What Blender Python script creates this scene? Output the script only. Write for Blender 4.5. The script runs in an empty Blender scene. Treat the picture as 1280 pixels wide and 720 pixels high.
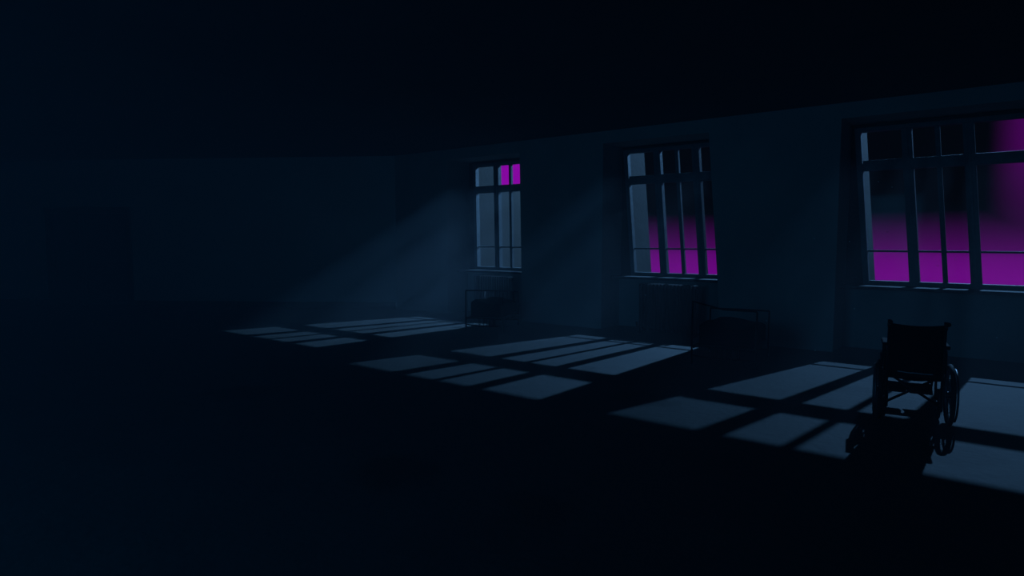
import bpy, bmesh, math, random
from mathutils import Matrix, Vector
random.seed(7)
D = bpy.data; C = bpy.context; COL = C.scene.collection
PI = math.pi

# ---------------------------------------------------------------- camera and frames
F = 800.0; H = 1.6; HY = 298.0
TH = math.atan((360 - HY) / F)
U = Vector((0.78595, -0.61828, 0)); V = Vector((0.61828, 0.78595, 0)); C0 = 9.8247
# "hall" frame: x runs along the window wall, y points outward through it, z up
M = Matrix(((U.x, V.x, 0, V.x * C0), (U.y, V.y, 0, V.y * C0), (0, 0, 1, 0), (0, 0, 0, 1)))
CEIL = 3.45

cam = D.cameras.new('camera'); co = D.objects.new('camera', cam); COL.objects.link(co)
co.location = (0, 0, H); co.rotation_euler = (PI / 2 - TH, 0, 0)
cam.sensor_width = 36; cam.lens = F / 1280 * 36; cam.clip_end = 200
C.scene.camera = co

def floor_pt(x, y):
    a = (x - 640) / F; b = (360 - y) / F
    r = Vector((a, math.cos(TH) + b * math.sin(TH), -math.sin(TH) + b * math.cos(TH)))
    return Vector((r.x, r.y)) * (H / -r.z)

# ---------------------------------------------------------------- materials
def mat(name, col, rough=.8, metal=0.0, var=None, scale=3.0, bump=0.0, bscale=20.0, spec=.3):
    m = D.materials.new(name); m.use_nodes = True
    nt = m.node_tree; b = nt.nodes['Principled BSDF']
    b.inputs['Base Color'].default_value = (*col, 1); b.inputs['Roughness'].default_value = rough
    b.inputs['Metallic'].default_value = metal; b.inputs['Specular IOR Level'].default_value = spec
    tc = nt.nodes.new('ShaderNodeTexCoord')
    if var:
        n = nt.nodes.new('ShaderNodeTexNoise'); n.inputs['Scale'].default_value = scale
        n.inputs['Detail'].default_value = 8; n.inputs['Roughness'].default_value = .62
        r = nt.nodes.new('ShaderNodeValToRGB'); r.color_ramp.elements[0].position = .32; r.color_ramp.elements[1].position = .68
        r.color_ramp.elements[0].color = (*var, 1); r.color_ramp.elements[1].color = (*col, 1)
        nt.links.new(tc.outputs['Object'], n.inputs['Vector']); nt.links.new(n.outputs['Fac'], r.inputs['Fac'])
        nt.links.new(r.outputs['Color'], b.inputs['Base Color'])
    if bump:
        n2 = nt.nodes.new('ShaderNodeTexNoise'); n2.inputs['Scale'].default_value = bscale; n2.inputs['Detail'].default_value = 6
        bp = nt.nodes.new('ShaderNodeBump'); bp.inputs['Strength'].default_value = bump; bp.inputs['Distance'].default_value = .02
        nt.links.new(tc.outputs['Object'], n2.inputs['Vector']); nt.links.new(n2.outputs['Fac'], bp.inputs['Height'])
        nt.links.new(bp.outputs['Normal'], b.inputs['Normal'])
    return m

m_wall = mat('old_plaster', (.35, .37, .36), .9, var=(.27, .29, .285), scale=1.1, bump=.3, bscale=9)
m_back = mat('back_wall_plaster', (.50, .52, .51), .9, var=(.42, .44, .43), scale=.7, bump=.3, bscale=6)
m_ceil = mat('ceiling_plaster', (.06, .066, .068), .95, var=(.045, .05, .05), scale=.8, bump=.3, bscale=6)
m_frame = mat('flaking_painted_wood', (.20, .22, .23), .6, var=(.12, .14, .15), scale=9, bump=.25, bscale=40)
m_sill = mat('grimy_sill_paint', (.07, .075, .075), .8, var=(.05, .055, .055), scale=8, bump=.2, bscale=40)
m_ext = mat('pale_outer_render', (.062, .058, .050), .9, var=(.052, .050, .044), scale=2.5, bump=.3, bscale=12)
m_rad = mat('black_cast_iron', (.006, .006, .007), .8, var=(.010, .008, .007), scale=12, bump=.2, bscale=60, spec=.08)
m_steel = mat('dull_dark_steel', (.03, .03, .033), .45, metal=.7, var=(.02, .018, .017), scale=18, bump=.15, bscale=60)
m_chrome = mat('worn_chrome', (.22, .22, .24), .5, metal=1.0, var=(.25, .24, .23), scale=20)
m_rubber = mat('black_rubber', (.012, .012, .012), .8, var=(.02, .02, .02), scale=20)
m_vinyl = mat('black_vinyl', (.007, .007, .009), .85, var=(.010, .009, .010), scale=10, bump=.2, bscale=30, spec=.08)
m_mattress = mat('stained_dark_mattress', (.010, .010, .012), .95, var=(.007, .007, .009), scale=6, bump=.4, bscale=18)
m_door = mat('dark_painted_door', (.07, .07, .10), .7, var=(.05, .052, .075), scale=4, bump=.2, bscale=20)
m_doorfr = mat('dark_door_frame', (.035, .036, .045), .7, var=(.028, .03, .04), scale=4)
m_zip = mat('grey_piping', (.7, .7, .72), .5, var=(.55, .55, .56), scale=40)
m_mote = mat('pale_dust', (.8, .8, .78), .9, var=(.7, .7, .7), scale=50)

# old floor: worn screed with irregular stains
m_floor = mat('worn_screed_floor', (.070, .072, .070), .8, var=(.053, .056, .055), scale=1.6, bump=.35, bscale=14, spec=.25)
def floor_stains():
    nt = m_floor.node_tree; N = nt.nodes; L = nt.links; b = N['Principled BSDF']
    src = b.inputs['Base Color'].links[0].from_socket
    tc = [n for n in N if n.type == 'TEX_COORD'][0]
    warp = N.new('ShaderNodeTexNoise'); warp.inputs['Scale'].default_value = 3.5; warp.inputs['Detail'].default_value = 5
    L.new(tc.outputs['Object'], warp.inputs['Vector'])
    wm = N.new('ShaderNodeVectorMath'); wm.operation = 'MULTIPLY_ADD'
    wm.inputs[1].default_value = (.5, .5, 0); L.new(warp.outputs['Color'], wm.inputs[0]); L.new(tc.outputs['Object'], wm.inputs[2])
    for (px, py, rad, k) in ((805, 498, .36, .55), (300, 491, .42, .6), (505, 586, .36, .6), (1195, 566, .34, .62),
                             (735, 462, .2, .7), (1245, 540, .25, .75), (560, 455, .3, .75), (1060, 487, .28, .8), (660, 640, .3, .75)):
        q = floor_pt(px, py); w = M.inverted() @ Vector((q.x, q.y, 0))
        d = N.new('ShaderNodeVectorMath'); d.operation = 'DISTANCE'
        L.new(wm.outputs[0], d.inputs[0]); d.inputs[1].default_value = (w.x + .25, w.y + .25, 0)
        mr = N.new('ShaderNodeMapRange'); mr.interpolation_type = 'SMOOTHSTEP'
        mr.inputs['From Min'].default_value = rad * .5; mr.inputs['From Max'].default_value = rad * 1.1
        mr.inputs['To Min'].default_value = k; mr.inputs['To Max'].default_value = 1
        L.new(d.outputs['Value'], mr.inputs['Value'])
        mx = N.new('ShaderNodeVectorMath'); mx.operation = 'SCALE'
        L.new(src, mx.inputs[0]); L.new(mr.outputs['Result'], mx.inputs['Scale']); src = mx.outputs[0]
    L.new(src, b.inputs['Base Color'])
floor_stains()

m_glass = D.materials.new('window_glass'); m_glass.use_nodes = True
nt = m_glass.node_tree; nt.nodes.clear()
o_ = nt.nodes.new('ShaderNodeOutputMaterial'); mix = nt.nodes.new('ShaderNodeMixShader')
tr = nt.nodes.new('ShaderNodeBsdfTransparent'); gl = nt.nodes.new('ShaderNodeBsdfGlossy'); fr = nt.nodes.new('ShaderNodeFresnel')
tr.inputs[0].default_value = (.97, .98, .98, 1); gl.inputs['Roughness'].default_value = .05
fr.inputs[0].default_value = 1.10
nt.links.new(fr.outputs[0], mix.inputs[0]); nt.links.new(tr.outputs[0], mix.inputs[1]); nt.links.new(gl.outputs[0], mix.inputs[2])
nt.links.new(mix.outputs[0], o_.inputs['Surface'])

# ---------------------------------------------------------------- mesh helpers
def hexa(bm, p):
    """p: 8 corners, bottom 4 (ccw) then top 4"""
    v = [bm.verts.new(q) for q in p]
    for f in ((3, 2, 1, 0), (4, 5, 6, 7), (0, 1, 5, 4), (1, 2, 6, 5), (2, 3, 7, 6), (3, 0, 4, 7)):
        bm.faces.new([v[i] for i in f])
def box(bm, x0, x1, y0, y1, z0, z1, sh=None):
    """axis box; sh(z) shifts x (a leaning member)"""
    s = sh or (lambda z: 0)
    hexa(bm, [(x0 + s(z0), y0, z0), (x1 + s(z0), y0, z0), (x1 + s(z0), y1, z0), (x0 + s(z0), y1, z0),
              (x0 + s(z1), y0, z1), (x1 + s(z1), y0, z1), (x1 + s(z1), y1, z1), (x0 + s(z1), y1, z1)])
def tube(bm, pts, r, n=10, closed=False):
    pts = [Vector(p) for p in pts]; k = len(pts); rings = []
    ref = None
    for i, p in enumerate(pts):
        if closed: t = pts[(i + 1) % k] - pts[i - 1]
        else: t = pts[min(i + 1, k - 1)] - pts[max(i - 1, 0)]
        t.normalize()
        if ref is None:
            ref = Vector((0, 0, 1)) if abs(t.z) < .9 else Vector((1, 0, 0))
        a = (ref - t * ref.dot(t)).normalized(); ref = a; b = t.cross(a)
        rr = r[i] if isinstance(r, (list, tuple)) else r
        rings.append([bm.verts.new(p + (a * math.cos(2 * PI * j / n) + b * math.sin(2 * PI * j / n)) * rr) for j in range(n)])
    m = k if closed else k - 1
    for i in range(m):
        A = rings[i]; B = rings[(i + 1) % k]
        for j in range(n): bm.faces.new((A[j], A[(j + 1) % n], B[(j + 1) % n], B[j]))
    if not closed:
        bm.faces.new(rings[0][::-1]); bm.faces.new(rings[-1])
def ring(bm, c, R, r, axis='x', n=40, m=10):
    pts = []
    for i in range(n):
        a = 2 * PI * i / n
        pts.append(Vector(c) + Vector((0, math.cos(a) * R, math.sin(a) * R)))
    tube(bm, pts, r, m, closed=True)
def disc(bm, c, R, w, n=24):
    """solid short cylinder around the x axis"""
    c = Vector(c); A = []; B = []
    for i in range(n):
        a = 2 * PI * i / n; d = Vector((0, math.cos(a) * R, math.sin(a) * R))
        A.append(bm.verts.new(c + d - Vector((w / 2, 0, 0)))); B.append(bm.verts.new(c + d + Vector((w / 2, 0, 0))))
    for i in range(n): bm.faces.new((A[i], A[(i + 1) % n], B[(i + 1) % n], B[i]))
    bm.faces.new(A[::-1]); bm.faces.new(B)
def bend(pts, r=.04, n=5):
    """round the corners of a poly-line"""
    P = [Vector(p) for p in pts]; out = [P[0]]
    for i in range(1, len(P) - 1):
        a = (P[i - 1] - P[i]); b = (P[i + 1] - P[i]); k = min(r, a.length * .45, b.length * .45)
        s = P[i] + a.normalized() * k; e = P[i] + b.normalized() * k
        for j in range(n + 1):
            t = j / n; out.append(s * (1 - t) ** 2 + P[i] * 2 * t * (1 - t) + e * t * t)
    out.append(P[-1]); return out
def obj(name, bm, m, parent=None, mw=None, bevel=0.0, smooth=False, label=None):
    bmesh.ops.recalc_face_normals(bm, faces=bm.faces)
    me = D.meshes.new(name); bm.to_mesh(me); bm.free(); me.materials.append(m)
    o = D.objects.new(name, me); COL.objects.link(o)
    if parent is not None: o.parent = parent
    elif mw is not None: o.matrix_world = mw
    if smooth:
        for p in me.polygons: p.use_smooth = True
    if bevel:
        b = o.modifiers.new('bevel', 'BEVEL'); b.width = bevel; b.segments = 2; b.limit_method = 'ANGLE'
    if label: o['label'] = label
    return o
def B(): return bmesh.new()
def thing(name, label, cat, mw, group=None):
    o = D.objects.new(name, None); COL.objects.link(o); o.matrix_world = mw; o.empty_display_size = .1
    o['label'] = label; o['category'] = cat
    if group: o['group'] = group
    return o
def structure(o): o['kind'] = 'structure'; return o

# ---------------------------------------------------------------- the hall (hall frame coordinates)
A_ = (-11.08, 0.0); Bk = (-20.13, -5.74); NEAR = -13.0; RT = 5.0; LT = Bk[0]
def prism(bm, poly, z0, z1):
    a = [bm.verts.new((x, y, z0)) for x, y in poly]; b = [bm.verts.new((x, y, z1)) for x, y in poly]
    n = len(poly)
    bm.faces.new(a[::-1]); bm.faces.new(b)
    for i in range(n): bm.faces.new((a[i], a[(i + 1) % n], b[(i + 1) % n], b[i]))
bm = B(); prism(bm, [(-11.3, 1.3), (RT + .2, 1.3), (RT + .2, NEAR - .2), (LT - .2, NEAR - .2), (LT - .2, Bk[1] + .1), (-12.2, -.2)], -.15, 0)
structure(obj('floor', bm, m_floor, mw=M))
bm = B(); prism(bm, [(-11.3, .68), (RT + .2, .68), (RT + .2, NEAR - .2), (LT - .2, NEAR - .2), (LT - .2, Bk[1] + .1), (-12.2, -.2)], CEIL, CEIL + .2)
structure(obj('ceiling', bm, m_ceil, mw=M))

# niches: centre, left edge, right edge at z = 0, lean of the right edge per metre
NICHES = [  # tc (frame centre at z 1.92), niche left, niche right(z) , shear, zbottom, lamp t
    dict(tc=-8.26, l=-9.47, r0=-7.48, rs=-.020, sh=.020, lamp=-6.80, lz=7.75),
    dict(tc=-4.55, l=-5.72, r0=-3.565, rs=-.085, sh=.085, lamp=-4.05, lz=7.35),
    dict(tc=-0.81, l=-1.97, r0=0.28, rs=-.085, sh=.088, lamp=-0.39, lz=7.35),
]
Z0, Z1 = .93, 3.18; NT = 3.24; D1 = .70; D2 = 1.36
bm = B()
def pier(x0, x1, y0, y1, s0=0., s1=0., z0=0., z1=NT):
    hexa(bm, [(x0 + s0 * z0, y0, z0), (x1 + s1 * z0, y0, z0), (x1 + s1 * z0, y1, z0), (x0 + s0 * z0, y1, z0),
              (x0 + s0 * z1, y0, z1), (x1 + s1 * z1, y0, z1), (x1 + s1 * z1, y1, z1), (x0 + s0 * z1, y1, z1)])
edge = (-11.3, 0.)
for n in NICHES:
    pier(edge[0], n['l'], 0, D1, edge[1], 0.); edge = (n['r0'], n['rs'])
pier(edge[0], RT + .2, 0, D1, edge[1], 0.)
box(bm, -11.3, RT + .2, 0, D1, NT, CEIL)
HALF = 1.0
m_wallr = obj('wall_right', bm, m_wall, mw=M); structure(m_wallr)
# outer leaf of the same wall, pale render on the reveals
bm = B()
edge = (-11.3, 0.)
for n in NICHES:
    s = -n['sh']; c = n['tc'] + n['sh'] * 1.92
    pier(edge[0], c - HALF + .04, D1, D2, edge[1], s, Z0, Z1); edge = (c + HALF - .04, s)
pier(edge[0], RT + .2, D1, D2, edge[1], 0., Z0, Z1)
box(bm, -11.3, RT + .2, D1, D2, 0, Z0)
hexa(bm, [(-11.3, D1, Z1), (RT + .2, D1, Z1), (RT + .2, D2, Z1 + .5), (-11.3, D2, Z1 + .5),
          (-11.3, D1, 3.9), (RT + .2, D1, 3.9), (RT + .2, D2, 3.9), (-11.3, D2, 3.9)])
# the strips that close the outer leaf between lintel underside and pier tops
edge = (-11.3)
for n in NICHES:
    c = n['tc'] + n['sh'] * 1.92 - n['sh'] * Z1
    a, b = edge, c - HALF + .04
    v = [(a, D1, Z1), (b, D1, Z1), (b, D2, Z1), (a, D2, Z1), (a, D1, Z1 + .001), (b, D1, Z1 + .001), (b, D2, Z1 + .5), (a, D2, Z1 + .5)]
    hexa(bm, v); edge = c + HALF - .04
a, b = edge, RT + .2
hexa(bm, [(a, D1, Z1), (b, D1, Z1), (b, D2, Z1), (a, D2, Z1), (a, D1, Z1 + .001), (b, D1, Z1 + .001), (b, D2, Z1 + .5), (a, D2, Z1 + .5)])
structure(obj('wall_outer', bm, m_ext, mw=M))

# back wall with the door opening, left wall, two walls behind the camera
def seg_matrix(p, q):
    """frame whose x runs p->q (hall coordinates), y to the left of it"""
    p = Vector((*p, 0)); q = Vector((*q, 0)); x = (q - p).normalized(); y = Vector((-x.y, x.x, 0))
    m = Matrix(((x.x, y.x, 0, p.x), (x.y, y.y, 0, p.y), (0, 0, 1, 0), (0, 0, 0, 1)))
    return M @ m, (q - p).length
mb, lb = seg_matrix(Bk, A_)
binv = mb.inverted()
def on_back(px):
    # where the ray through pixel column px meets the back wall
    a = (px - 640) / F; c = math.cos(TH)
    r = Vector((a, c, 0)); o3 = Vector((0, 0, 0))
    ro = binv @ o3; rd = binv.to_3x3() @ r
    s = -ro.y / rd.y; return (ro + rd * s).x
dx0, dx1 = on_back(66), on_back(163); DH = 2.22
bm = B(); T = .25
box(bm, -.3, dx0, 0, T, 0, CEIL); box(bm, dx1, lb, 0, T, 0, CEIL); box(bm, dx0, dx1, 0, T, DH, CEIL)
structure(obj('wall_back', bm, m_back, mw=mb))
bm = B(); box(bm, -.3, dx0 - .1, -.02, 0, 0, .13); box(bm, dx1 + .1, lb - .02, -.02, 0, 0, .13)
structure(obj('baseboard_back', bm, m_doorfr, mw=mb, bevel=.004))
bm = B(); box(bm, LT - .2, LT, NEAR - .2, Bk[1] + .1, 0, CEIL)
structure(obj('wall_left', bm, m_back, mw=M))
bm = B(); box(bm, RT, RT + .2, NEAR - .2, 0, 0, CEIL)
structure(obj('wall_near', bm, m_back, mw=M))
OPP = [-3.5]      # opening added in the unseen opposite wall to hold a fill light
bm = B(); e0 = LT
for c in OPP:
    box(bm, e0, c - 1.1, NEAR - .2, NEAR, 0, CEIL); e0 = c + 1.1
    box(bm, c - 1.1, c + 1.1, NEAR - .2, NEAR, 0, .95); box(bm, c - 1.1, c + 1.1, NEAR - .2, NEAR, 3.1, CEIL)
box(bm, e0, RT, NEAR - .2, NEAR, 0, CEIL)
structure(obj('wall_opposite', bm, m_back, mw=M))

# double door
door = structure(D.objects.new('door_1', None)); COL.objects.link(door); door.matrix_world = mb
door['label'] = 'dark double door with raised frame in the far left wall'
bm = B()
box(bm, dx0 - .09, dx0 + .04, -.035, .12, 0, DH + .02); box(bm, dx1 - .04, dx1 + .09, -.035, .12, 0, DH + .02)
box(bm, dx0 - .09, dx1 + .09, -.04, .12, DH - .02, DH + .12)
obj('door_frame', bm, m_doorfr, door, bevel=.006)
w = (dx1 - dx0 - .08) * .36   # the left leaf is the narrow one
edges = [(dx0 + .045, dx0 + .04 + w - .004), (dx0 + .04 + w + .004, dx1 - .045)]
for i, (a, b) in enumerate(edges):
    bm = B(); box(bm, a, b, .07, .115, .008, DH - .03)
    st = .10
    box(bm, a, a + st, .055, .07, .008, DH - .03); box(bm, b - st, b, .055, .07, .008, DH - .03)
    for z0, z1 in ((.008, .24), (.95, 1.07), (DH - .16, DH - .03)): box(bm, a + st, b - st, .055, .07, z0, z1)
    lf = obj('door_leaf', bm, m_door, door, bevel=.004)
    hx = b - .05 if i == 0 else a + .05
    bm = B(); tube(bm, bend([(hx, .055, 1.02), (hx, .0, 1.02), (hx + (-.12 if i == 0 else .12), .0, 1.02)], .02), .009)
    disc2 = B.__call__; box(bm, hx - .02, hx + .02, .046, .056, .93, 1.09)
    obj('door_handle', bm, m_steel, lf, smooth=False)

# ---------------------------------------------------------------- windows
YF = D1 - .03
def window(k, n):
    w = structure(D.objects.new('window_%d' % k, None)); COL.objects.link(w); w.matrix_world = M
    tc = n['tc']; sh = lambda z: -n['sh'] * (z - 1.92)
    y0, y1 = YF - .06, YF + .05
    bot, top = Z0 + .005, Z1
    bm = B()
    hh = .075
    box(bm, tc - HALF, tc - HALF + hh, y0, y1, bot, top, sh); box(bm, tc + HALF - hh, tc + HALF, y0, y1, bot, top, sh)
    s0, s1 = sh(bot), sh(top)
    box(bm, tc - HALF + s0 + hh, tc + HALF + s0 - hh, y0, y1, bot, bot + .06); box(bm, tc - HALF + s1 + hh, tc + HALF + s1 - hh, y0, y1, top - .06, top)
    # thin inner bead round the opening
    obj('window_frame', bm, m_frame, w, bevel=.005)
    il = tc - HALF + hh; ir = tc + HALF - hh
    xs = [(il + .50, .125, .10), (il + .89, .058, .06), (il + 1.20, .125, .10)]   # start, width, depth
    gl_x = [(il, xs[0][0]), (xs[0][0] + xs[0][1], xs[1][0]), (xs[1][0] + xs[1][1], xs[2][0]), (xs[2][0] + xs[2][1], ir)]
    for x, wd, dp in xs:
        bm = B(); box(bm, x, x + wd, YF - dp * .6, YF + dp * .5, bot + .06, top - .06, sh)
        if wd > .1: box(bm, x + wd * .40, x + wd * .60, YF - dp * .6 - .012, YF - dp * .6, bot + .06, top - .06, sh)
        obj('mullion', bm, m_frame, w, bevel=.004)
    rows = [(2.565, .145, .10), (1.405, .028, .035)]
    for z, ht, dp in rows:
        bm = B(); s = sh(z); box(bm, il + s, ir + s, YF - dp * .62, YF + dp * .4, z, z + ht)
        obj('transom' if ht > .1 else 'glazing_bar', bm, m_frame, w, bevel=.004)
    zr = [(bot + .06, 1.405), (1.433, 2.565), (2.71, top - .06)]
    for za, zb in zr:
        for a, b in gl_x:
            bm = B(); box(bm, a - .004, b + .004, YF + .0, YF + .004, za - .004, zb + .004, sh)
            obj('pane', bm, m_glass, w)
    # deep inner sill
    bm = B(); zz = Z0
    l = n['l'] + .004; r = n['r0'] + n['rs'] * zz - .004
    box(bm, l, r, D1 - .40, D1 - .0, zz - .045, zz)
    obj('window_sill', bm, m_sill, w, bevel=.006)
    bm = B(); box(bm, l, r, D1 - .06, D1 - .001, .0, zz - .05)
    obj('sill_panel', bm, m_wall, w)
    return w
for k, n in enumerate(NICHES): window(k + 1, n)

# pale wing wall standing outside, left of the farthest window
bm = B(); box(bm, -10.3, -9.50, D2, 4.6, 0, 2.78); box(bm, -10.33, -9.47, D2, 4.63, 2.78, 2.84)
structure(obj('wall_wing', bm, m_ext, mw=M, bevel=.01))

# ---------------------------------------------------------------- radiators
def radiator(x0, x1, y0, dep, z0, z1, label):
    mw = M @ Matrix.Translation(((x0 + x1) / 2, y0 + dep / 2, 0))
    t = thing('radiator', label, 'radiator', mw, 'radiators under the windows')
    W = x1 - x0; nsec = max(8, round(W / .062)); p = W / nsec
    for i in range(nsec):
        cx = -W / 2 + p * (i + .5); bm = B()
        hw = p * .40
        for sy in (-1, 0, 1):      # three hollow columns per section
            y = sy * dep * .36
            tube(bm, [(cx, y, z0 + .07), (cx, y, z1 - .05)], hw * .85, 8)
        # rounded heads and feet of the section, and a web
        pts = [(cx, -dep * .42, z1 - .07), (cx, -dep * .36, z1 - .025), (cx, 0, z1 - .015), (cx, dep * .36, z1 - .025), (cx, dep * .42, z1 - .07)]
        tube(bm, pts, hw, 8)
        pts = [(cx, -dep * .42, z0 + .11), (cx, -dep * .36, z0 + .075), (cx, 0, z0 + .065), (cx, dep * .36, z0 + .075), (cx, dep * .42, z0 + .11)]
        tube(bm, pts, hw, 8)
        box(bm, cx - p * .5, cx + p * .5, -.03, .03, z0 + .08, z1 - .06)
        if i in (0, nsec - 1):
            for sy in (-1, 1): tube(bm, [(cx, sy * dep * .34, 0), (cx, sy * dep * .38, z0 + .09)], [hw * 1.1, hw * .8], 8)
        obj('radiator_section', bm, m_rad, t, smooth=False)
    bm = B(); tube(bm, bend([(-W / 2 - .002, 0, z0 + .10), (-W / 2 - .055, 0, z0 + .10), (-W / 2 - .055, 0, .0)], .03), .013)
    pp = obj('supply_pipe', bm, m_steel, t, smooth=True)
    bm = B(); tube(bm, [(-W / 2 - .055, -.03, z0 + .16), (-W / 2 - .055, .0, z0 + .12)], .022)
    tube(bm, [(-W / 2 - .055, 0, z0 + .08), (-W / 2 - .055, 0, z0 + .16)], .02)
    obj('valve', bm, m_steel, pp)
    return t
radiator(-5.02, -4.02, .02, .20, .0, .84, 'tall black ribbed radiator under the middle window, beside a dark metal cot')
radiator(-8.78, -7.86, .04, .20, .0, .84, 'dark ribbed radiator under the farthest window, half hidden by a metal cot')

# ---------------------------------------------------------------- metal cots
def cot(pa, pb, dirx, L, label, tall):
    """pa, pb: floor points of the near posts; L length away from the camera"""
    a = Vector((*pa, 0)); b = Vector((*pb, 0)); c = (a + b) / 2; W = dirx[1]
    x = Vector((dirx[0][0], dirx[0][1], 0)).normalized(); y = Vector((-x.y, x.x, 0))
    mw = Matrix(((x.x, y.x, 0, c.x), (x.y, y.y, 0, c.y), (0, 0, 1, 0), (0, 0, 0, 1)))
    t = thing('metal_cot', label, 'cot', mw, 'metal cots by the window wall')
    hw = W / 2; r = .012
    def end(y, hL, hR, bars):
        e = B()
        tube(e, [(-hw, y, .005), (-hw, y, hL)], r)
        obj('post', e, m_steel, t, smooth=True)
        e = B(); tube(e, [(hw, y, .005), (hw, y, hR)], r); obj('post', e, m_steel, t, smooth=True)
        fr = t
        e = B(); tube(e, [(-hw, y, .74 if hL > .8 else hL), (0, y, hR + .004), (hw, y, hR)], r * .9); obj('top_rail', e, m_steel, fr, smooth=True)
        e = B(); tube(e, [(-hw, y, .115), (-hw * .3, y, .088), (hw, y, .10)], r * .85); obj('lower_rail', e, m_steel, fr, smooth=True)
        e = B(); tube(e, [(-hw, y, .235), (hw, y, .215)], r * .8); obj('middle_rail', e, m_steel, fr, smooth=True)
        if bars:
            for bx in (-.10, -.075, -.01, .05, .10, .17, .2):
                e = B(); tube(e, [(bx, y, .095), (bx, y, .222)], .006, 8); obj('short_bar', e, m_steel, fr, smooth=True)
        for sx in (-1, 1):
            e = B(); tube(e, [(sx * hw, y, 0), (sx * hw, y, .03)], .017); obj('foot', e, m_rubber, fr)
    end(0, tall or .70, .71, True); end(L, .62, .62, False)
    for sx in (-1, 1):
        e = B(); box(e, sx * (hw - .02) - .008, sx * (hw - .02) + .008, .0, L, .20, .245); obj('side_rail', e, m_steel, t, bevel=.003)
    e = B()
    for i in range(9):
        x_ = -hw + .03 + (W - .06) * i / 8; box(e, x_ - .008, x_ + .008, .02, L - .02, .232, .238)
    for i in range(12):
        y_ = .03 + (L - .06) * i / 11; box(e, -hw + .02, hw - .02, y_ - .008, y_ + .008, .238, .243)
    obj('spring_deck', e, m_steel, t)
    # lumpy mattress, sagging in the middle
    e = B(); nx, ny = 14, 18; rnd = random.Random(3)
    mw0, mw1 = -hw + .075, hw - .03
    def zt(i, j):
        fx = i / nx; fy = j / ny
        edge = min(fx, 1 - fx, .15) / .15; 
        return .50 + .06 * fx * 0 + .05 * (edge ** .5 - 1) + .02 * math.sin(fx * 7 + fy * 5) - .03 * math.sin(PI * fx) + .04 * (1 - fx) 
    top = [[e.verts.new((mw0 + (mw1 - mw0) * i / nx, .04 + (L - .08) * j / ny, zt(i, j))) for j in range(ny + 1)] for i in range(nx + 1)]
    bt = [[e.verts.new((mw0 + (mw1 - mw0) * i / nx, .04 + (L - .08) * j / ny, .245)) for j in range(ny + 1)] for i in range(nx + 1)]
    for i in range(nx):
        for j in range(ny):
            e.faces.new((top[i][j], top[i + 1][j], top[i + 1][j + 1], top[i][j + 1])); e.faces.new((bt[i][j], bt[i][j + 1], bt[i + 1][j + 1], bt[i + 1][j]))
    for i in range(nx):
        e.faces.new((top[i][0], bt[i][0], bt[i + 1][0], top[i + 1][0])); e.faces.new((top[i][ny], top[i + 1][ny], bt[i + 1][ny], bt[i][ny]))
    for j in range(ny):
        e.faces.new((top[0][j], top[0][j + 1], bt[0][j + 1], bt[0][j])); e.faces.new((top[nx][j], bt[nx][j], bt[nx][j + 1], top[nx][j + 1]))
    obj('mattress', e, m_mattress, t, smooth=False, bevel=.012)
    return t
pa, pb = floor_pt(866, 455), floor_pt(942, 461)
dv = (pb - pa)
cot(pa, pb, (((.87, -.50)), .78), 1.0, 'dark metal cot standing right of the black radiator, nearer to the wheelchair', .80)
pa, pb = floor_pt(583, 412), floor_pt(628, 417)
cot(pa, pb, (((.96, -.28)), .66), 1.0, 'dark metal cot in front of the radiator under the farthest window', .70)

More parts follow.
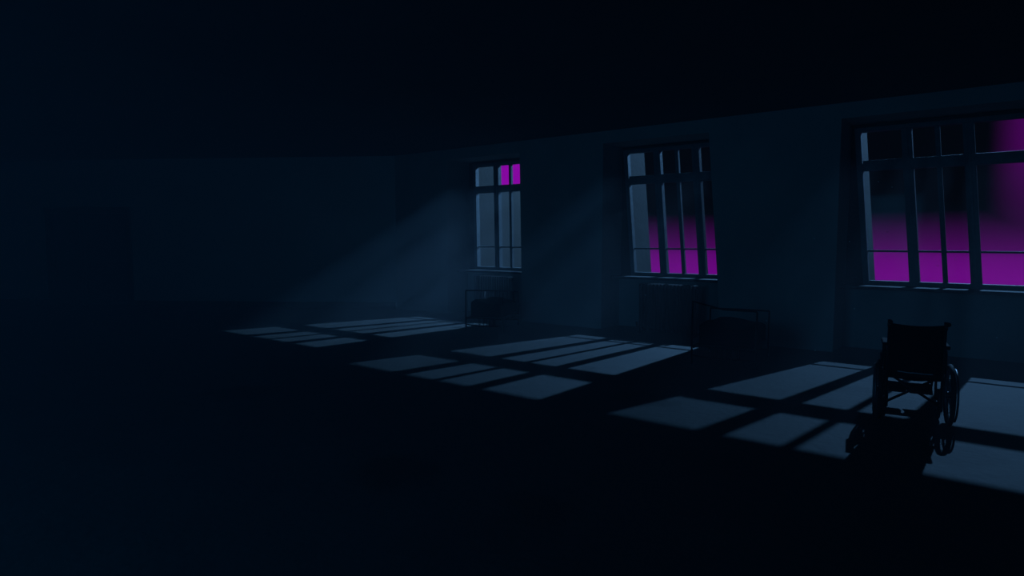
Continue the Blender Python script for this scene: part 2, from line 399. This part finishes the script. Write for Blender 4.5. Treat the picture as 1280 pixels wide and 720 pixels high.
# ---------------------------------------------------------------- wheelchair
def wheelchair():
    wl = floor_pt(1096, 523); wr = floor_pt(1180, 530)
    c = (wl + wr) / 2 + Vector((.012, -.01))
    hd = Vector((.465, .885, 0)).normalized(); rt = Vector((hd.y, -hd.x, 0))
    mw = Matrix(((rt.x, hd.x, 0, c.x), (rt.y, hd.y, 0, c.y), (0, 0, 1, 0), (0, 0, 0, 1)))
    t = thing('wheelchair', 'empty black wheelchair seen from behind, facing the nearest window', 'wheelchair', mw)
    R = .265; X = .262; a = .0
    lean = lambda z: -.10 * (z - .4)
    for s in (-1, 1):
        e = B(); ring(e, (s * X, a, R), R - .019, .019, n=48); w_ = obj('rear_wheel', e, m_rubber, t, smooth=True)
        e = B(); ring(e, (s * X, a, R), R - .042, .009, n=48, m=6); obj('rim', e, m_chrome, w_, smooth=True)
        e = B(); ring(e, (s * (X + .034), a, R), R - .045, .0085, n=48, m=8)
        obj('push_rim', e, m_chrome, w_, smooth=True, label='thin chrome hand rim')
        for k in range(5):
            e = B(); an = 2 * PI * k / 5 + .3; d = Vector((0, math.cos(an), math.sin(an)))
            tube(e, [Vector((s * X, a, R)) + d * (R - .035), Vector((s * (X + .034), a, R)) + d * (R - .045)], .004, 6)
            obj('rim_bracket', e, m_steel, w_)
        e = B(); disc(e, (s * X, a, R), .03, .06); obj('hub', e, m_steel, w_, bevel=.004)
        e = B()
        for k in range(24):
            an = 2 * PI * k / 24; d = Vector((0, math.cos(an), math.sin(an))); an2 = an + (.5 if k % 2 else -.5); d2 = Vector((0, math.cos(an2), math.sin(an2)))
            sx = s * X + (.022 if k % 4 < 2 else -.022)
            tube(e, [Vector((sx, a, R)) + d2 * .027, Vector((s * X, a, R)) + d * (R - .035)], .0013, 4)
        obj('spokes', e, m_chrome, w_)
        # caster with fork
        cy = .20; cx = s * .205
        e = B(); ring(e, (cx, cy, .078), .062, .016, n=28); cs = obj('caster', e, m_rubber, t, smooth=True)
        e = B(); disc(e, (cx, cy, .078), .048, .014); disc(e, (cx, cy, .078), .012, .045); obj('caster_hub', e, m_steel, cs)
        e = B()
        for q in (-1, 1): box(e, cx + q * .024 - .003, cx + q * .024 + .003, cy - .012, cy + .014, .07, .17)
        box(e, cx - .028, cx + .028, cy - .015, cy + .02, .165, .175); tube(e, [(cx, cy, .17), (cx, cy, .27)], .012)
        obj('caster_fork', e, m_steel, cs)
        # side frame: back post with push handle, seat rail, lower rail, front post
        fx = s * .206
        e = B()
        tube(e, bend([(fx, .0, .11), (fx, .0, .42), (fx * 1.0, lean(.80) - .01, .855), (fx, lean(.9) - .13, .885)], .05), .0115)
        tube(e, bend([(fx, .0, .125), (fx, .40, .125), (fx, .44, .43), (fx, .0, .43)], .05), .0115)
        obj('side_frame', e, m_steel, t, smooth=True)
        e = B(); tube(e, [(fx, lean(.9) - .035, .872), (fx, lean(.9) - .15, .89)], [.017, .019], 12)
        obj('push_handle', e, m_rubber, t, smooth=True)
        e = B(); tube(e, [(fx, lean(.8) - .02, .83), (fx, lean(.8) - .02, .895)], .015, 10); obj('post_cap', e, m_rubber, t, smooth=True)
        # arm rest: frame, pad and skirt guard
        e = B(); tube(e, bend([(s * .226, .01, .44), (s * .226, .01, .64), (s * .226, .30, .64), (s * .226, .32, .44)], .05), .010); ar = obj('armrest', e, m_steel, t, smooth=True)
        e = B(); box(e, s * .226 - .024, s * .226 + .024, -.035, .28, .655, .69); obj('arm_pad', e, m_vinyl, ar, bevel=.01)
        e = B(); box(e, s * .221 - .002, s * .221 + .002, .02, .31, .45, .63); obj('skirt_guard', e, m_vinyl, ar)
        # brake
        e = B(); tube(e, [(s * .235, .30, .44), (s * .246, .33, .54)], .007, 8); obj('brake_lever', e, m_steel, t)
        # leg rest
        e = B(); tube(e, bend([(s * .20, .42, .42), (s * .20, .50, .42), (s * .185, .60, .15)], .05), .0105); lr = obj('legrest', e, m_steel, t, smooth=True)
        xa, xb = (-.20, -.012) if s < 0 else (.012, .20)
        e = B(); hexa(e, [(xa, .56, .135), (xb, .56, .135), (xb, .71, .175), (xa, .71, .175), (xa, .56, .147), (xb, .56, .147), (xb, .71, .187), (xa, .71, .187)])
        box(e, xa, xb, .55, .562, .135, .18)
        obj('footplate', e, m_steel, lr, bevel=.003)
    # crossed braces under the seat
    for s in (-1, 1):
        e = B(); tube(e, [(s * .212, .10 + .015 * s, .13), (-s * .205, .10 + .015 * s, .40)], .0115); obj('cross_brace', e, m_steel, t, smooth=True)
    e = B(); tube(e, [(0, .06, .265), (0, .14, .265)], .012, 8); obj('brace_bolt', e, m_steel, t)
    e = B(); tube(e, [(-.21, .0, .275), (.21, .0, .275)], .001, 6)
    e.free()
    # seat sling and back sling
    e = B(); n = 12
    def sheet(e, fn, th, m=8):
        T_ = [[e.verts.new(fn(i / n, j / m, 0)) for j in range(m + 1)] for i in range(n + 1)]
        Q_ = [[e.verts.new(fn(i / n, j / m, th)) for j in range(m + 1)] for i in range(n + 1)]
        for i in range(n):
            for j in range(m):
                e.faces.new((T_[i][j], T_[i + 1][j], T_[i + 1][j + 1], T_[i][j + 1])); e.faces.new((Q_[i][j], Q_[i][j + 1], Q_[i + 1][j + 1], Q_[i + 1][j]))
        for i in range(n):
            e.faces.new((T_[i][0], Q_[i][0], Q_[i + 1][0], T_[i + 1][0])); e.faces.new((T_[i][m], T_[i + 1][m], Q_[i + 1][m], Q_[i][m]))
        for j in range(m):
            e.faces.new((T_[0][j], T_[0][j + 1], Q_[0][j + 1], Q_[0][j])); e.faces.new((T_[n][j], Q_[n][j], Q_[n][j + 1], T_[n][j + 1]))
    sheet(e, lambda p, q, h: (-.206 + .412 * p, .0 + .42 * q, .425 - .03 * math.sin(PI * p) - h), .035)
    obj('seat', e, m_vinyl, t, smooth=True)
    e = B()
    sheet(e, lambda p, q, h: (-.205 + .41 * p, lean(.39 + .48 * q) - .03 * math.sin(PI * p) + .0 - h + .012, .375 + .49 * q - .014 * math.sin(PI * p) * q), .02)
    bk = obj('backrest', e, m_vinyl, t, smooth=True)
    e = B()
    tube(e, [(-.13, lean(.44) - .045, .445), (-.04, lean(.44) - .050, .438), (.0, lean(.44) - .052, .441), (.05, lean(.44) - .052, .437), (.13, lean(.44) - .045, .437)], .0035, 6)
    obj('zip', e, m_zip, bk, label='pale piping along the rear pocket')
    e = B(); sheet(e, lambda p, q, h: (-.16 + .32 * p, lean(.44) - .020 - .022 * math.sin(PI * p) - h - .004, .40 + .16 * q), .004, 4)
    obj('rear_pocket', e, m_vinyl, bk)
    e = B(); tube(e, [(-.185, .575, .19), (0, .60, .165), (.185, .575, .19)], .001, 6); e.free()
    e = B(); sheet(e, lambda p, q, h: (-.195 + .39 * p, .545 - .02 * math.sin(PI * p) + h, .165 + .075 * q), .006, 3)
    obj('calf_strap', e, m_vinyl, t)
wheelchair()

# ---------------------------------------------------------------- dust motes hanging in the light
bm = B()
rnd = random.Random(11)
def ray_pt(px, py, dist):
    a = (px - 640) / F; b = (360 - py) / F
    r = Vector((a, math.cos(TH) + b * math.sin(TH), -math.sin(TH) + b * math.cos(TH)))
    return Vector((0, 0, H)) + r * dist
for px, py, d in ((941, 322, 6.5), (1019, 438, 6.6), (1068, 386, 6.8), (1246, 422, 5.8), (1018, 298, 6.3), (1098, 227, 7.2), (1115, 234, 7.3),
                  (1202, 226, 6.6), (1109, 290, 7.0), (1194, 324, 6.4), (1172, 332, 6.3), (807, 369, 7.8), (1146, 435, 5.2), (958, 401, 6.4), (1062, 302, 6.5), (690, 306, 8.2)):
    # a speck only shows where it drifts through a shaft of light: slide it along until it does
    best = None
    for i in range(120):
        p = ray_pt(px, py, 3.5 + i * .06); q = M.inverted() @ p
        if q.y > -.05 or q.z < .03: break
        for n in NICHES:
            lamp = Vector((n['lamp'], 8.1, n['lz'])); t = (lamp.y - D1) / (lamp.y - q.y); h = lamp + (q - lamp) * t
            x = h.x - n['tc'] + n['sh'] * (h.z - 1.92) + .925
            if (.03 < x < .47 or .65 < x < .87 or .97 < x < 1.17 or 1.35 < x < 1.8) and (1.46 < h.z < 2.53 or 2.74 < h.z < 3.1):
                best = p
    if best is None: continue
    bmesh.ops.create_icosphere(bm, subdivisions=1, radius=.0075, matrix=Matrix.Translation(best))
for i in range(40):
    k = rnd.choice([0, 1, 2, 2]); n = NICHES[k]
    p = M @ Vector((n['tc'] + rnd.uniform(-1, 1), -rnd.uniform(.1, 2.6), rnd.uniform(.3, 2.2)))
    bmesh.ops.create_icosphere(bm, subdivisions=1, radius=.0022, matrix=Matrix.Translation(p))
dm = obj('dust_motes', bm, m_mote); dm['kind'] = 'stuff'; dm['label'] = 'pale dust specks drifting in the light by the windows'; dm['category'] = 'dust'

# ---------------------------------------------------------------- haze in the hall
m_haze = D.materials.new('hall_haze'); m_haze.use_nodes = True
nt = m_haze.node_tree; nt.nodes.clear()
o_ = nt.nodes.new('ShaderNodeOutputMaterial'); vs = nt.nodes.new('ShaderNodeVolumeScatter')
vs.inputs['Color'].default_value = (.75, .88, 1, 1); vs.inputs['Density'].default_value = .037; vs.inputs['Anisotropy'].default_value = .15
# the dust hangs thicker towards the far end of the hall and thins out towards the near end
tcv = nt.nodes.new('ShaderNodeTexCoord'); sx = nt.nodes.new('ShaderNodeSeparateXYZ'); mrv = nt.nodes.new('ShaderNodeMapRange')
mrv.interpolation_type = 'SMOOTHSTEP'
nt.links.new(tcv.outputs['Object'], sx.inputs[0]); nt.links.new(sx.outputs['X'], mrv.inputs['Value'])
mrv.inputs['From Min'].default_value = -7.0; mrv.inputs['From Max'].default_value = -4.6
mrv.inputs['To Min'].default_value = .047; mrv.inputs['To Max'].default_value = .019
nt.links.new(mrv.outputs['Result'], vs.inputs['Density'])
nt.links.new(vs.outputs[0], o_.inputs['Volume'])
bm = B(); prism(bm, [(A_[0] + .02, -.01), (Bk[0] + .01, Bk[1] - .02), (LT + .01, NEAR + .01), (RT - .01, NEAR + .01), (RT - .01, -.01)], .004, CEIL - .004)
hz = obj('haze', bm, m_haze, mw=M); hz['kind'] = 'stuff'; hz['label'] = 'thin dusty haze filling the hall'; hz['category'] = 'haze'

# ---------------------------------------------------------------- lights: one moon-blue floodlight outside each window
POWER = 7400.0
def aim(o, p, q):
    d = (q - p).normalized(); o.location = p; o.rotation_euler = d.to_track_quat('-Z', 'Y').to_euler()
for k, n in enumerate(NICHES):
    l = D.lights.new('outside_light', 'SPOT'); l.energy = POWER * (1.2, .75, .50)[k]; l.color = (.18, .48, 1.0)
    l.spot_size = math.radians((31, 28, 28)[k]); l.spot_blend = .12; l.shadow_soft_size = .05
    o = D.objects.new('outside_light', l); COL.objects.link(o)
    aim(o, M @ Vector((n['lamp'], 8.1, n['lz'])), M @ Vector((n['tc'] - (.22 if k == 0 else 0), .7, 2.05)))

# weak blue fill, added in the opposite wall's opening to lift the ambient
for c in OPP:
    l = D.lights.new('fill_light', 'AREA'); l.shape = 'RECTANGLE'; l.size = 2.1; l.size_y = 2.0; l.energy = 43; l.color = (.04, .40, 1.0)
    o = D.objects.new('fill_light', l); COL.objects.link(o)
    aim(o, M @ Vector((c, NEAR - .12, 2.02)), M @ Vector((c, 0, 2.02)))

# ---------------------------------------------------------------- night sky: magenta glow round a soft dark cloud bank
wd = D.worlds.new('night'); C.scene.world = wd; wd.use_nodes = True
nt = wd.node_tree; N = nt.nodes; L = nt.links; N.clear()
out = N.new('ShaderNodeOutputWorld'); bg = N.new('ShaderNodeBackground'); L.new(bg.outputs[0], out.inputs[0])
tc = N.new('ShaderNodeTexCoord'); sp = N.new('ShaderNodeSeparateXYZ'); L.new(tc.outputs['Generated'], sp.inputs[0])
def math_(op, a, b=None, c=None):
    n = N.new('ShaderNodeMath'); n.operation = op
    for i, q in enumerate((a, b, c)):
        if q is None: continue
        if isinstance(q, (int, float)): n.inputs[i].default_value = q
        else: L.new(q, n.inputs[i])
    return n.outputs[0]
def ss(v, a, b, lo=0., hi=1.):
    n = N.new('ShaderNodeMapRange'); n.interpolation_type = 'SMOOTHSTEP'
    L.new(v, n.inputs['Value']); n.inputs['From Min'].default_value = a; n.inputs['From Max'].default_value = b
    n.inputs['To Min'].default_value = lo; n.inputs['To Max'].default_value = hi
    return n.outputs['Result']
az = math_('ARCTAN2', sp.outputs['X'], sp.outputs['Y'])       # bearing, radians right of the hall's long view
el = math_('ARCSINE', sp.outputs['Z'])                        # elevation, radians
ramp = N.new('ShaderNodeValToRGB'); L.new(math_('MULTIPLY_ADD', el, 4.0, .5), ramp.inputs[0])
E_ = ramp.color_ramp.elements
vals = [(-.10, 0), (-.08, 1.0), (-.045, 1.0), (-.024, .80), (-.015, .45), (.008, .22), (.024, .07), (.036, .0)]
while len(E_) > 1: E_.remove(E_[-1])
E_[0].position = .5 + 4 * vals[0][0]; E_[0].color = (0, 0, 0, 1)
for p, v in vals[1:]:
    e = E_.new(.5 + 4 * p); e.color = (v, v, v, 1)
band = math_('MULTIPLY', ramp.outputs[0], ss(az, .10, .20)); band = math_('MULTIPLY', band, ss(az, 1.1, .9))
right = math_('MULTIPLY', ss(az, .63, .675), ss(az, 1.0, .8))
right = math_('MULTIPLY', right, ss(el, .015, .13, .16, .42)); right = math_('MULTIPLY', right, ss(el, -.03, .0)); right = math_('MULTIPLY', right, ss(el, .30, .2))
left = math_('MULTIPLY', math_('MULTIPLY', ss(az, -.25, -.1), ss(az, .14, .07)), math_('MULTIPLY', ss(el, .055, .07), ss(el, .25, .17)))
tot = math_('ADD', math_('MAXIMUM', band, right), math_('MULTIPLY', left, 2.0))
cl = N.new('ShaderNodeVectorMath'); cl.operation = 'SCALE'; cl.inputs[0].default_value = (.155, .0, .24); L.new(tot, cl.inputs['Scale'])
ad = N.new('ShaderNodeVectorMath'); ad.operation = 'ADD'; L.new(cl.outputs[0], ad.inputs[0]); ad.inputs[1].default_value = (.0006, .0010, .0018)
L.new(ad.outputs[0], bg.inputs['Color'])

# ---------------------------------------------------------------- render look
s = C.scene
s.view_settings.view_transform = 'Standard'; s.view_settings.look = 'None'
s.view_settings.exposure = 0; s.view_settings.gamma = 1; s.view_settings.use_curve_mapping = False
s.cycles.volume_bounces = 2; s.cycles.max_bounces = 8; s.cycles.diffuse_bounces = 4
s.cycles.transparent_max_bounces = 16
s.cycles.caustics_reflective = False; s.cycles.caustics_refractive = False
s.cycles.use_denoising = True; s.cycles.denoiser = 'OPENIMAGEDENOISE'
s.cycles.sample_clamp_indirect = 2.0
